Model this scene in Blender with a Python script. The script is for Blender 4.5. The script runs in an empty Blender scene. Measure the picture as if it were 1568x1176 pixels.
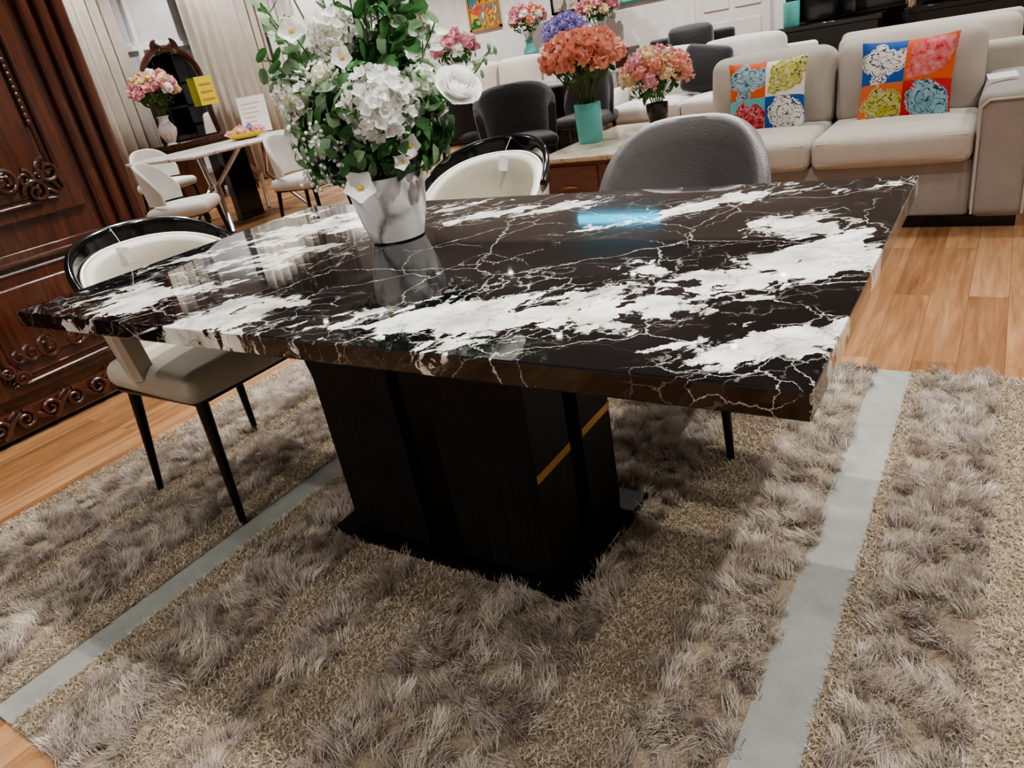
import bpy, math, random
import numpy as np
from mathutils import Vector, Matrix, Euler
random.seed(7)
rng = np.random.default_rng(7)
R = random.random
def U(a, b): return a + (b - a) * random.random()
PI = math.pi

# ---------------------------------------------------------------- materials
def S(r, g, b):
    f = lambda c: (c/255/12.92) if c/255 <= .04045 else ((c/255+.055)/1.055)**2.4
    return (f(r), f(g), f(b), 1)

def nmat(name):
    m = bpy.data.materials.new(name); m.use_nodes = True
    nt = m.node_tree
    return m, nt, nt.nodes['Principled BSDF']

def mat(name, col, rough=.5, metal=0, var=0.0, vscale=8, bump=0, bscale=60, coat=0, emis=0, sheen=0, trans=0, stretch=None, spec=None):
    m, nt, b = nmat(name)
    N, L = nt.nodes, nt.links
    b.inputs['Base Color'].default_value = col
    b.inputs['Roughness'].default_value = rough
    b.inputs['Metallic'].default_value = metal
    if spec is not None: b.inputs['Specular IOR Level'].default_value = spec
    if coat: b.inputs['Coat Weight'].default_value = coat; b.inputs['Coat Roughness'].default_value = .06
    if sheen: b.inputs['Sheen Weight'].default_value = sheen
    if emis:
        b.inputs['Emission Color'].default_value = col; b.inputs['Emission Strength'].default_value = emis
    tc = N.new('ShaderNodeTexCoord')
    vec = tc.outputs['Object']
    if stretch:
        mp = N.new('ShaderNodeMapping'); mp.inputs['Scale'].default_value = stretch
        L.new(vec, mp.inputs['Vector']); vec = mp.outputs['Vector']
    n = N.new('ShaderNodeTexNoise'); n.inputs['Scale'].default_value = vscale; n.inputs['Detail'].default_value = 5
    L.new(vec, n.inputs['Vector'])
    v = var if var else .06
    r = N.new('ShaderNodeValToRGB')
    r.color_ramp.elements[0].position = .3; r.color_ramp.elements[1].position = .7
    r.color_ramp.elements[0].color = tuple(c*(1-v) for c in col[:3])+(1,)
    r.color_ramp.elements[1].color = tuple(min(1, c*(1+v)) for c in col[:3])+(1,)
    L.new(n.outputs['Fac'], r.inputs['Fac']); L.new(r.outputs['Color'], b.inputs['Base Color'])
    if bump:
        n2 = N.new('ShaderNodeTexNoise'); n2.inputs['Scale'].default_value = bscale; n2.inputs['Detail'].default_value = 3
        L.new(vec, n2.inputs['Vector'])
        bp = N.new('ShaderNodeBump'); bp.inputs['Strength'].default_value = bump; bp.inputs['Distance'].default_value = .01
        L.new(n2.outputs['Fac'], bp.inputs['Height']); L.new(bp.outputs['Normal'], b.inputs['Normal'])
    if trans:   # thin translucent petal / leaf
        tr = N.new('ShaderNodeBsdfTranslucent'); L.new(r.outputs['Color'], tr.inputs['Color'])
        ms = N.new('ShaderNodeMixShader'); ms.inputs[0].default_value = trans
        L.new(b.outputs[0], ms.inputs[1]); L.new(tr.outputs[0], ms.inputs[2])
        L.new(ms.outputs[0], N['Material Output'].inputs['Surface'])
    return m

class NT:
    """tiny node helper"""
    def __init__(s, nt): s.nt = nt; s.N = nt.nodes; s.L = nt.links
    def put(s, sock, v):
        if isinstance(v, bpy.types.NodeSocket): s.L.new(v, sock)
        elif v is not None: sock.default_value = v
    def math(s, op, a, b=None, c=None, clamp=False):
        n = s.N.new('ShaderNodeMath'); n.operation = op; n.use_clamp = clamp
        s.put(n.inputs[0], a); s.put(n.inputs[1], b); s.put(n.inputs[2], c)
        return n.outputs[0]
    def vmath(s, op, a, b=None):
        n = s.N.new('ShaderNodeVectorMath'); n.operation = op
        s.put(n.inputs[0], a); s.put(n.inputs[1], b)
        return n.outputs['Value'] if op in ('LENGTH', 'DISTANCE', 'DOT_PRODUCT') else n.outputs[0]
    def scale(s, a, f):
        n = s.N.new('ShaderNodeVectorMath'); n.operation = 'SCALE'; s.put(n.inputs[0], a); n.inputs['Scale'].default_value = f
        return n.outputs[0]
    def noise(s, vec, scale, detail=5, rough=.5, out='Fac', dist=0):
        n = s.N.new('ShaderNodeTexNoise'); n.inputs['Scale'].default_value = scale
        n.inputs['Detail'].default_value = detail; n.inputs['Roughness'].default_value = rough; n.inputs['Distortion'].default_value = dist
        s.L.new(vec, n.inputs['Vector']); return n.outputs[out]
    def voro(s, vec, scale, feature='F1', out='Distance'):
        n = s.N.new('ShaderNodeTexVoronoi'); n.feature = feature; n.inputs['Scale'].default_value = scale
        s.L.new(vec, n.inputs['Vector']); return n.outputs[out]
    def cell(s, vec, scale):
        x = s.N.new('ShaderNodeSeparateColor'); s.L.new(s.voro(vec, scale, 'F1', 'Color'), x.inputs[0]); return x.outputs[0]
    def mapr(s, v, a, b, c=0, d=1, smooth=False):
        n = s.N.new('ShaderNodeMapRange'); n.clamp = True
        if smooth: n.interpolation_type = 'SMOOTHSTEP'
        s.put(n.inputs[0], v)
        for i, x in enumerate((a, b, c, d)): s.put(n.inputs[i+1], x)
        return n.outputs[0]
    def mapping(s, vec, loc=(0,0,0), rot=(0,0,0), sc=(1,1,1), typ='POINT'):
        n = s.N.new('ShaderNodeMapping'); n.vector_type = typ
        s.L.new(vec, n.inputs['Vector']); n.inputs['Location'].default_value = loc
        n.inputs['Rotation'].default_value = rot; n.inputs['Scale'].default_value = sc
        return n.outputs[0]
    def mix(s, f, a, b, typ='MIX'):
        n = s.N.new('ShaderNodeMix'); n.data_type = 'RGBA'; n.blend_type = typ
        s.put(n.inputs[0], f); s.put(n.inputs[6], a); s.put(n.inputs[7], b)
        return n.outputs[2]
    def coord(s, o='Object'): return s.N.new('ShaderNodeTexCoord').outputs[o]

def table_marble():
    m, nt, b = nmat('black_white_marble'); k = NT(nt)
    co = k.coord()
    w1 = k.scale(k.vmath('SUBTRACT', k.noise(co, 3.2, 4, .5, 'Color'), (.5,.5,.5)), .20)
    w2 = k.scale(k.vmath('SUBTRACT', k.noise(co, 16, 6, .65, 'Color'), (.5,.5,.5)), .065)
    p1 = k.vmath('ADD', co, w2)
    p = k.vmath('ADD', p1, w1)
    blobs = [(.36,-.35,.26,.12,15),(-.13,-.41,.22,.11,10),(-.60,-.34,.30,.13,12),(-.62,.20,.26,.18,55),(.87,-.03,.12,.16,40),
             (.63,-.13,.18,.06,0),(.53,.33,.26,.09,45),(.82,-.38,.13,.08,30),(.10,.34,.26,.09,20),(.84,.43,.13,.06,20),
             (.50,-.25,.24,.10,5),(-.44,-.10,.30,.11,40),(-.28,.40,.18,.08,15),(.74,.14,.14,.05,60),(-.85,.36,.14,.11,40),(-.80,-.10,.16,.09,50)]
    M = None
    for (x, y, rx, ry, a) in blobs:
        q = k.mapping(p, (x, y, 0), (0, 0, math.radians(a)), (rx*1.6, ry*1.6, 3), 'TEXTURE')
        d = k.mapr(k.vmath('LENGTH', q), 0, 1, 1, 0)
        M = d if M is None else k.math('MAXIMUM', M, d)
    ps = k.mapping(p, (0,0,0), (0,0,math.radians(55)), (1.5,.75,1), 'TEXTURE')
    ps2 = k.mapping(p, (3,1,0), (0,0,math.radians(40)), (1.4,.8,1), 'TEXTURE')
    ps3 = k.mapping(p1, (1,4,0), (0,0,math.radians(60)), (1.5,.8,1), 'TEXTURE')
    rnd = k.math('ADD', k.math('ADD', k.math('MULTIPLY', k.cell(ps, 9), .36), k.math('MULTIPLY', k.cell(ps2, 19), .40)), k.math('MULTIPLY', k.cell(ps3, 42), .24))
    n1 = k.noise(ps, 5, 8, .66)
    f = k.math('ADD', k.math('MULTIPLY', M, 1.20), k.math('MULTIPLY', k.math('SUBTRACT', n1, .5), 1.8))
    f = k.math('SUBTRACT', f, k.math('MULTIPLY', rnd, .98))
    white = k.mapr(f, .15, .20)
    vmask = k.noise(co, 4.5, 3)
    e1 = k.voro(p, 5.0, 'DISTANCE_TO_EDGE')
    v1 = k.mapr(e1, k.mapr(vmask, .46, .72, .0005, .011), 0.0, 0, .85)
    near = k.mapr(M, .02, .5)
    e2 = k.voro(ps2, 21, 'DISTANCE_TO_EDGE')
    v2 = k.math('MULTIPLY', k.mapr(e2, .032, .0, 0, .85), k.math('MULTIPLY', near, k.mapr(k.noise(co, 11, 3), .46, .60)))
    e3 = k.voro(k.vmath('ADD', p1, (7,3,1)), 2.6, 'DISTANCE_TO_EDGE')
    v3 = k.mapr(e3, .0036, .001, 0, .65)
    veins = k.math('MAXIMUM', k.math('MAXIMUM', v1, v3), v2)
    cr = k.mapr(k.voro(k.vmath('ADD', p, (1,5,2)), 9, 'DISTANCE_TO_EDGE'), .02, .0, 0, .5)
    wt = k.math('SUBTRACT', k.math('MAXIMUM', white, veins), k.math('MULTIPLY', cr, white), clamp=True)
    wcol = k.mix(k.mapr(k.noise(co, 12, 6, .6), .38, .66), S(230,228,222), S(160,160,152))
    wcol = k.mix(k.mapr(k.noise(co, 4, 3), .56, .74, 0, .5), wcol, S(196,190,160))
    bcol = k.mix(k.mapr(k.noise(co, 5, 4), .5, .8), S(10,10,12), S(34,28,30))
    k.L.new(k.mix(wt, bcol, wcol), b.inputs['Base Color'])
    b.inputs['Roughness'].default_value = .04
    b.inputs['Coat Weight'].default_value = .3; b.inputs['Coat Roughness'].default_value = .02
    return m

def white_marble(name='white_marble', base=(222,220,216), vein=(120,115,110), sc=6, wid=.09):
    m, nt, b = nmat(name); k = NT(nt); co = k.coord()
    p = k.vmath('ADD', co, k.scale(k.noise(co, sc, 4, .6, 'Color'), .12))
    p = k.mapping(p, (0,0,0), (0,.5,0), (1.6,1.6,.7))
    e = k.voro(p, sc*1.6, 'DISTANCE_TO_EDGE')
    v = k.mapr(e, wid, 0, 0, 1)
    v = k.math('MULTIPLY', v, k.mapr(k.noise(co, sc*1.5, 3), .38, .65))
    k.L.new(k.mix(v, S(*base), S(*vein)), b.inputs['Base Color'])
    b.inputs['Roughness'].default_value = .18
    return m

def wood_floor():
    m, nt, b = nmat('oak_plank_floor'); k = NT(nt); co = k.coord()
    v = k.mapping(co, (0,0,0), (0,0,PI/2), (1,1,1))
    br = k.N.new('ShaderNodeTexBrick'); k.L.new(v, br.inputs['Vector'])
    br.inputs['Scale'].default_value = 1; br.inputs['Brick Width'].default_value = 1.2; br.inputs['Row Height'].default_value = .125
    br.inputs['Mortar Size'].default_value = .0008; br.inputs['Bias'].default_value = 0
    br.inputs['Color1'].default_value = (.0,.0,.0,1); br.inputs['Color2'].default_value = (1,1,1,1); br.inputs['Mortar'].default_value = (.5,.5,.5,1)
    sep = k.N.new('ShaderNodeSeparateColor'); k.L.new(br.outputs['Color'], sep.inputs[0])
    g = k.mapping(co, (0,0,0), (0,0,0), (22,1.6,1))
    off = k.N.new('ShaderNodeCombineXYZ'); k.L.new(k.math('MULTIPLY', sep.outputs[0], 37), off.inputs[0]); k.L.new(k.math('MULTIPLY', sep.outputs[0], 11), off.inputs[1])
    g = k.vmath('ADD', g, off.outputs[0])
    n = k.noise(g, 1.3, 7, .6, dist=.6)
    t = k.math('ADD', k.math('MULTIPLY', sep.outputs[0], .30), k.math('MULTIPLY', n, .85))
    r = k.N.new('ShaderNodeValToRGB'); k.L.new(t, r.inputs[0])
    e = r.color_ramp.elements; e[0].position = .25; e[0].color = S(92,62,40); e[1].position = .85; e[1].color = S(172,134,100)
    x = e.new(.55); x.color = S(138,100,68)
    col = k.mix(k.math('MULTIPLY', br.outputs['Fac'], .6), r.outputs[0], S(60,42,30))
    k.L.new(col, b.inputs['Base Color']); b.inputs['Roughness'].default_value = .25
    return m

def dark_wood(name, a, c, rough=.25, coat=.3, stretch=(3,3,.4), bs=.12, spec=.5):
    m, nt, b = nmat(name); k = NT(nt); co = k.coord()
    g = k.mapping(co, (0,0,0), (0,0,0), stretch)
    n = k.noise(g, 9, 8, .6, dist=1.2)
    k.L.new(k.mix(k.mapr(n, .3, .7), S(*a), S(*c)), b.inputs['Base Color'])
    b.inputs['Specular IOR Level'].default_value = spec
    b.inputs['Roughness'].default_value = rough; b.inputs['Coat Weight'].default_value = coat; b.inputs['Coat Roughness'].default_value = .1
    bp = k.N.new('ShaderNodeBump'); bp.inputs['Strength'].default_value = bs; bp.inputs['Distance'].default_value = .004
    k.L.new(n, bp.inputs['Height']); k.L.new(bp.outputs[0], b.inputs['Normal'])
    return m

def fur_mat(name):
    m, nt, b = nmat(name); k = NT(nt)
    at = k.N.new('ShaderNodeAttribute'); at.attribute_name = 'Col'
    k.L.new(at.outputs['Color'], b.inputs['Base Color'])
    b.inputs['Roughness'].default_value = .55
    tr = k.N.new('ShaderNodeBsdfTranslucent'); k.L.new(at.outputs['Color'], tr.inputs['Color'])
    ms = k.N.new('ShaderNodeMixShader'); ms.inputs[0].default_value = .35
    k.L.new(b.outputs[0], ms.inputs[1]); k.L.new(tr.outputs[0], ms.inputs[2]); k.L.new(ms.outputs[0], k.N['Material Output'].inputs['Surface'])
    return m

def flower_print(name, bg, fg, ln, cx, cy, r0):
    m, nt, b = nmat(name); k = NT(nt); co = k.coord()
    p = k.vmath('ADD', co, k.scale(k.vmath('SUBTRACT', k.noise(co, 8, 4, .6, 'Color'), (.5,.5,.5)), .20))
    sp = k.N.new('ShaderNodeSeparateXYZ'); k.L.new(p, sp.inputs[0])
    x = k.math('SUBTRACT', sp.outputs[0], cx); y = k.math('SUBTRACT', sp.outputs[2], cy)
    r = k.math('SQRT', k.math('ADD', k.math('MULTIPLY', x, x), k.math('MULTIPLY', y, y)))
    a = k.math('ARCTAN2', y, x)
    rings = k.math('FLOOR', k.math('DIVIDE', r, r0*.40))
    a2 = k.math('ADD', a, k.math('MULTIPLY', rings, .7))
    pet = k.math('MULTIPLY', k.math('ABSOLUTE', k.math('SINE', k.math('MULTIPLY', a2, 2.5))), -.22*r0)
    rr = k.math('ADD', r, pet)
    fl = k.math('LESS_THAN', rr, r0*.85)
    lines = k.math('GREATER_THAN', k.math('SINE', k.math('MULTIPLY', rr, 6.28/(r0*.32))), .84)
    shade = k.mix(k.mapr(k.noise(co, 30, 3), .35, .65, 0, .6), S(*fg), tuple(.5*(u+v) for u, v in zip(S(*fg), (1,1,1,1))))
    f = k.mix(lines, shade, S(*ln))
    k.L.new(k.mix(fl, S(*bg), f), b.inputs['Base Color']); b.inputs['Roughness'].default_value = .8
    return m

def abstract_mat(name, cols, sc=4):
    m, nt, b = nmat(name); k = NT(nt); co = k.coord()
    n = k.noise(co, sc, 3, .5, dist=1.5)
    r = k.N.new('ShaderNodeValToRGB'); k.L.new(n, r.inputs[0]); r.color_ramp.interpolation = 'CONSTANT'
    e = r.color_ramp.elements
    e[0].color = S(*cols[0]); e[0].position = 0; e[1].color = S(*cols[1]); e[1].position = .42
    for i, c in enumerate(cols[2:]):
        x = e.new(.50 + i*.07); x.color = S(*c)
    k.L.new(r.outputs[0], b.inputs['Base Color']); b.inputs['Roughness'].default_value = .4
    return m

# ---------------------------------------------------------------- mesh builder
class MB:
    def __init__(s): s.v = []; s.f = []; s.m = []
    def add(s, vf, mi=0, M=None):
        v, f = vf; o = len(s.v)
        if M is not None: v = [M @ Vector(p) for p in v]
        s.v.extend([tuple(p) for p in v]); s.f.extend([tuple(i+o for i in q) for q in f]); s.m.extend([mi]*len(f))
        return s
    def obj(s, name, mats, parent=None, loc=(0,0,0), rot=(0,0,0), smooth=True, bevel=0, auto=True):
        me = bpy.data.meshes.new(name); me.from_pydata(s.v, [], s.f)
        for m in (mats if isinstance(mats, (list, tuple)) else [mats]): me.materials.append(m)
        me.polygons.foreach_set('material_index', s.m)
        if smooth:
            me.polygons.foreach_set('use_smooth', [True]*len(s.f))
            if auto:
                try: me.set_sharp_from_angle(angle=math.radians(42))
                except Exception: pass
        me.update()
        o = bpy.data.objects.new(name, me); bpy.context.collection.objects.link(o)
        o.location = loc; o.rotation_euler = rot
        if parent: o.parent = parent
        if bevel:
            b = o.modifiers.new('bevel', 'BEVEL'); b.width = bevel; b.segments = 2; b.limit_method = 'ANGLE'
        return o

def group(name, loc=(0,0,0), rz=0):
    e = bpy.data.objects.new(name, None); bpy.context.collection.objects.link(e)
    e.location = loc; e.rotation_euler = (0, 0, math.radians(rz)); e.empty_display_size = .1
    return e

def T(x, y, z, rx=0, ry=0, rz=0, s=1):
    sc = s if isinstance(s, (tuple, list)) else (s, s, s)
    return Matrix.Translation((x, y, z)) @ Euler((rx, ry, rz)).to_matrix().to_4x4() @ Matrix.Diagonal((*sc, 1))

def align(loc, d, spin=0, s=1):
    d = Vector(d).normalized()
    q = Vector((0, 0, 1)).rotation_difference(d)
    return Matrix.Translation(loc) @ q.to_matrix().to_4x4() @ Matrix.Rotation(spin, 4, 'Z') @ Matrix.Scale(s, 4)

def box(x0, x1, y0, y1, z0, z1):
    v = [(x0,y0,z0),(x1,y0,z0),(x1,y1,z0),(x0,y1,z0),(x0,y0,z1),(x1,y0,z1),(x1,y1,z1),(x0,y1,z1)]
    return v, [(3,2,1,0),(4,5,6,7),(0,1,5,4),(1,2,6,5),(2,3,7,6),(3,0,4,7)]

def rbox(sx, sy, sz, r, k=3, m=4, bulge=(0,0,0), taper=0):
    hs = (sx/2, sy/2, sz/2); ax = []
    for h in hs:
        rr = min(r, h*.98)
        side = [(-h + rr*(1-math.cos(t*PI/2/k))) for t in range(k)]
        mid = [(-h+rr) + (2*(h-rr))*i/m for i in range(m+1)]
        ax.append(side + mid + [-a for a in reversed(side)])
    n = [len(a)-1 for a in ax]; idx = {}; V = []; F = []
    def vid(i, j, l):
        key = (i, j, l)
        if key not in idx:
            p = [ax[0][i], ax[1][j], ax[2][l]]
            q = [max(-h+min(r,h*.98), min(h-min(r,h*.98), c)) for c, h in zip(p, hs)]
            d = Vector([a-b for a, b in zip(p, q)])
            if d.length > 1e-9: d = d.normalized()*r
            o = [q[t]+d[t] for t in range(3)]
            u = [o[t]/hs[t] for t in range(3)]
            for t in range(3):
                a, c = [w for w in range(3) if w != t]
                if bulge[t]: o[t] += bulge[t]*u[t]*max(0, 1-u[a]**2)*max(0, 1-u[c]**2)
            if taper: o[0] *= 1 + taper*u[1]
            idx[key] = len(V); V.append(tuple(o))
        return idx[key]
    for i in range(n[0]):
        for j in range(n[1]):
            F.append((vid(i,j,0), vid(i,j+1,0), vid(i+1,j+1,0), vid(i+1,j,0)))
            F.append((vid(i,j,n[2]), vid(i+1,j,n[2]), vid(i+1,j+1,n[2]), vid(i,j+1,n[2])))
    for i in range(n[0]):
        for l in range(n[2]):
            F.append((vid(i,0,l), vid(i+1,0,l), vid(i+1,0,l+1), vid(i,0,l+1)))
            F.append((vid(i,n[1],l), vid(i,n[1],l+1), vid(i+1,n[1],l+1), vid(i+1,n[1],l)))
    for j in range(n[1]):
        for l in range(n[2]):
            F.append((vid(0,j,l), vid(0,j,l+1), vid(0,j+1,l+1), vid(0,j+1,l)))
            F.append((vid(n[0],j,l), vid(n[0],j+1,l), vid(n[0],j+1,l+1), vid(n[0],j,l+1)))
    return V, F

def lathe(prof, n=32):
    V = []; F = []
    for (r, z) in prof:
        for i in range(n):
            a = 2*PI*i/n; V.append((r*math.cos(a), r*math.sin(a), z))
    for j in range(len(prof)-1):
        for i in range(n):
            F.append((j*n+i, j*n+(i+1) % n, (j+1)*n+(i+1) % n, (j+1)*n+i))
    F.append(tuple(reversed(range(n))))
    F.append(tuple((len(prof)-1)*n+i for i in range(n)))
    return V, F

def tube(pts, r, n=8, closed=False):
    pts = [Vector(p) for p in pts]; V = []; F = []; m = len(pts)
    rr = r if isinstance(r, (list, tuple)) else [r]*m
    up = None
    for i, p in enumerate(pts):
        t = (pts[(i+1) % m]-pts[i-1]) if closed else (pts[min(i+1, m-1)]-pts[max(i-1, 0)])
        t = t.normalized() if t.length > 1e-9 else Vector((0,0,1))
        if up is None:
            up = t.orthogonal().normalized()
        up = (up - t*up.dot(t))
        up = up.normalized() if up.length > 1e-6 else t.orthogonal().normalized()
        b = t.cross(up)
        for j in range(n):
            a = 2*PI*j/n; V.append(tuple(p + (up*math.cos(a)+b*math.sin(a))*rr[i]))
    for i in range(m if closed else m-1):
        i2 = (i+1) % m
        for j in range(n):
            F.append((i*n+j, i*n+(j+1) % n, i2*n+(j+1) % n, i2*n+j))
    if not closed:
        F.append(tuple(reversed(range(n)))); F.append(tuple((m-1)*n+j for j in range(n)))
    return V, F

def ell(rx, ry, rz, n=10, m=7):
    V = [(0,0,-rz)]; F = []
    for j in range(1, m):
        t = PI*j/m - PI/2
        for i in range(n):
            a = 2*PI*i/n; V.append((rx*math.cos(t)*math.cos(a), ry*math.cos(t)*math.sin(a), rz*math.sin(t)))
    V.append((0,0,rz)); top = len(V)-1
    for i in range(n): F.append((0, 1+(i+1) % n, 1+i))
    for j in range(m-2):
        for i in range(n): F.append((1+j*n+i, 1+j*n+(i+1) % n, 1+(j+1)*n+(i+1) % n, 1+(j+1)*n+i))
    for i in range(n): F.append((1+(m-2)*n+i, 1+(m-2)*n+(i+1) % n, top))
    return V, F

def grid(fn, nu, nv):
    V = [fn(i/nu, j/nv) for j in range(nv+1) for i in range(nu+1)]
    F = [(j*(nu+1)+i, j*(nu+1)+i+1, (j+1)*(nu+1)+i+1, (j+1)*(nu+1)+i) for j in range(nv) for i in range(nu)]
    return V, F

def leafg(l, w, curl=.2, fold=.15, nu=4, nv=2):
    def fn(u, v):
        x = (v*2-1); ww = w/2*math.sin(PI*min(1, u**.75*1.0))**.8 if 0 < u < 1 else 0
        return (x*ww, u*l*(1-curl*.3*u), -curl*l*u*u + fold*abs(x)*ww*1.5)
    return grid(lambda a, b: fn(b, a), nv, nu)

def roundleaf(r):
    def fn(u, v):
        a = v*2*PI; q = u
        return (r*q*math.cos(a), r*q*math.sin(a)*1.1 + r, .15*r*q*q)
    return grid(fn, 2, 8)

def petal(l, w, cup=.3, n=3):
    def fn(u, v):
        x = u*2-1; y = v
        ww = w/2*(math.sin(PI*(.12+.80*y)))**.6
        return (x*ww, y*l*(1-.12*x*x), cup*l*(y*y*.6) + cup*w*.35*x*x)
    return grid(fn, n-1, n)

def hydrangea(mb, c, r, mi, core, n=70, sz=.34, jitter=.12):
    c = Vector(c)
    mb.add(ell(r*.72, r*.72, r*.72, 10, 7), core, Matrix.Translation(c))
    for i in range(n):
        z = 1-2*(i+.5)/n; a = i*2.39996+U(-.2,.2); q = math.sqrt(max(0, 1-z*z))
        d = Vector((q*math.cos(a), q*math.sin(a), z))
        if z < -.75: continue
        dd = (d+Vector((U(-1,1), U(-1,1), U(-1,1)))*.3)
        base = c + d*r*U(.8-jitter, .90+jitter)
        k = 4; sp = U(0, PI)
        for j in range(k):
            M = align(base, dd, sp+j*PI/2) @ Matrix.Rotation(U(.15,.75), 4, 'X')
            mb.add(petal(r*sz*U(.85,1.1), r*sz*.95, U(.1,.5)), mi, M)

def ruffle(mb, c, r, mi, core, n=22):
    c = Vector(c)
    mb.add(ell(r*.6, r*.6, r*.55, 8, 6), core, Matrix.Translation(c))
    for i in range(n):
        z = 1-1.7*(i+.5)/n; a = i*2.39996; q = math.sqrt(max(0, 1-z*z))
        d = Vector((q*math.cos(a), q*math.sin(a), z))
        tang = Vector((U(-1,1), U(-1,1), U(-1,1)))
        M = align(c+d*r*.35, d*.8+tang*.35, U(0, 6.28)) @ Matrix.Rotation(PI/2-.3, 4, 'X')
        mb.add(petal(r*.75, r*.85, U(.1,.5)), mi, M)

def rose(mb, c, d, r, mi):
    layers = [(3,.16,.80,-.10),(3,.28,.90,-.08),(4,.44,.95,-.05),(5,.62,.98,.02),(5,.80,.92,.12),(5,.98,.74,.42)]
    base = align(c, d, U(0,3))
    for li, (n, rad, h, fl) in enumerate(layers):
        for j in range(n):
            a0 = 2*PI*j/n + li*.55
            def fn(u, v, a0=a0, rad=rad, h=h, fl=fl, n=n):
                x = (u*2-1)*PI/n*1.45; y = v
                R_ = r*rad*(.25+.75*math.sin(y*PI/2)**.8) + r*fl*y**4*.45
                zz = r*(h*1.15*y - .16*(u*2-1)**2*y) - r*fl*.3*y**5
                a = a0 + x*(1-.25*y**3)
                return (R_*math.cos(a), R_*math.sin(a), zz - r*.45)
            mb.add(grid(fn, 5, 5), mi, base)

def blossom(mb, c, d, r, mi, cen, n=5):
    for j in range(n):
        M = align(c, d, 2*PI*j/n) @ Matrix.Rotation(.35, 4, 'X')
        mb.add(petal(r, r*.95, .25, 4), mi, M)
    mb.add(ell(r*.18, r*.18, r*.15, 6, 5), cen, Matrix.Translation(Vector(c)+Vector(d).normalized()*r*.08))

def spiral(cy, cz, r, turns, st=0, dr=1, x=0, n=26):
    out = []
    for i in range(n):
        t = i/(n-1); a = st + dr*turns*2*PI*t; q = r*(1-.82*t)
        out.append((x + .006*t, cy+q*math.cos(a), cz+q*math.sin(a)))
    return out

# ---------------------------------------------------------------- material library
M_TOP = table_marble()
M_EBONY = dark_wood('ebony_veneer', (12,12,13), (32,31,33), .5, 0, (6,6,.5), .5, .28)
M_BLACKGLOSS = mat('black_gloss', S(8,8,9), .12, coat=.4)
M_BLACKSATIN = mat('black_satin', S(4,4,5), .3, spec=.25)
M_BLACKMETAL = mat('black_metal', S(12,12,13), .3, .3)
M_GOLD = mat('brushed_gold', S(206,166,104), .3, 1)
M_BEIGE = mat('beige_leather', S(180,175,160), .42, var=.05, bump=.15, bscale=180)
M_PIPING = mat('cream_piping', S(228,225,216), .5)
M_GREYL = mat('grey_leather', S(88,85,85), .42, var=.05, bump=.15, bscale=180)
M_CREAM = mat('cream_fabric', S(204,197,186), .85, var=.05, bump=.5, bscale=260, sheen=.2)
M_TAUPEF = mat('taupe_fabric', S(170,163,157), .85, var=.05, bump=.5, bscale=260, sheen=.2)
M_WHITEF = mat('white_fabric', S(222,219,213), .8, var=.04, bump=.3, bscale=200)
M_BLACKV = mat('black_velvet', S(28,28,31), .7, sheen=.4, bump=.4, bscale=40)
M_TAG = mat('tag_paper', S(240,240,238), .6)
M_LEAF = mat('leaf_green', S(72,120,68), .45, var=.35, vscale=30, trans=.25)
M_LEAF2 = mat('leaf_sage', S(134,162,126), .5, var=.25, vscale=30, trans=.25)
M_STEM = mat('stem_green', S(84,108,62), .6)
M_PWHITE = mat('petal_white', S(246,246,242), .6, var=.03, vscale=40, trans=.3)
M_PGREEN = mat('petal_core', S(206,216,184), .6)
M_YEL = mat('pollen_yellow', S(220,190,70), .6)
M_CORAL = mat('petal_coral', S(248,182,162), .6, var=.15, vscale=30, trans=.2)
M_PINK = mat('petal_pink', S(236,178,188), .6, var=.22, vscale=25, trans=.2)
M_PEACH = mat('petal_peach', S(246,218,182), .6, var=.2, vscale=25, trans=.2)
M_PURP = mat('petal_purple', S(166,154,206), .6, var=.3, vscale=25, trans=.2)
M_TEAL = mat('teal_glaze', S(114,200,196), .2)
M_MAHO = dark_wood('mahogany', (48,24,16), (86,46,28), .24, .5, (3,3,.4))
M_CARVE = dark_wood('carved_mahogany', (36,18,12), (78,42,26), .3, .4)
M_WMARB = white_marble()
M_POT = white_marble('pot_marble', (236,235,233), (128,126,126), 5, .16)
M_WHITEW = mat('white_lacquer', S(234,233,231), .25)
M_WALL = mat('wall_paint', S(238,238,237), .8)
M_CEIL = mat('ceiling_paint', S(150,150,150), .9)
M_CURT = mat('curtain_linen', S(196,189,178), .85, var=.08, bump=.2, bscale=120)
M_SHEER = mat('curtain_sheer', S(238,238,236), .8)
M_GLASS = mat('window_pane', S(214,218,222), .12)
M_CHROME = mat('chrome', S(200,200,205), .12, 1)
M_MIRROR = mat('mirror_glass', S(220,222,224), .02, 1)
M_BROWNW = dark_wood('brown_wood', (98,64,56), (134,92,80), .35, .2, (.6,3,3))

# ---------------------------------------------------------------- room shell
def slab(name, b, m):
    return MB().add(box(*b)).obj(name, m, smooth=False)
X0, X1, Y0, Y1, H = -8.2, 4.4, -4.2, 9.6, 3.6
slab('floor', (X0-.1, X1+.1, Y0-.1, Y1+.1, -.1, 0), wood_floor())
slab('ceiling', (X0-.1, X1+.1, Y0-.1, Y1+.1, H, H+.1), M_CEIL)
slab('wall_left', (X0-.1, X0, Y0, Y1, 0, H), M_WALL)
slab('wall_right', (X1, X1+.1, Y0, Y1, 0, H), M_WALL)
slab('wall_back', (X0-.1, X1+.1, Y1, Y1+.1, 0, H), M_WALL)
slab('wall_front', (X0-.1, X1+.1, Y0-.1, Y0, 0, H), M_WALL)
slab('baseboard_back', (X0+.02, X1, Y1-.015, Y1, 0, .1), M_WHITEW)
slab('baseboard_left', (X0, X0+.015, Y0, Y1-.02, 0, .1), M_WHITEW)
g = group('window_1', (X0+.02, 5.0, 0))
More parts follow.
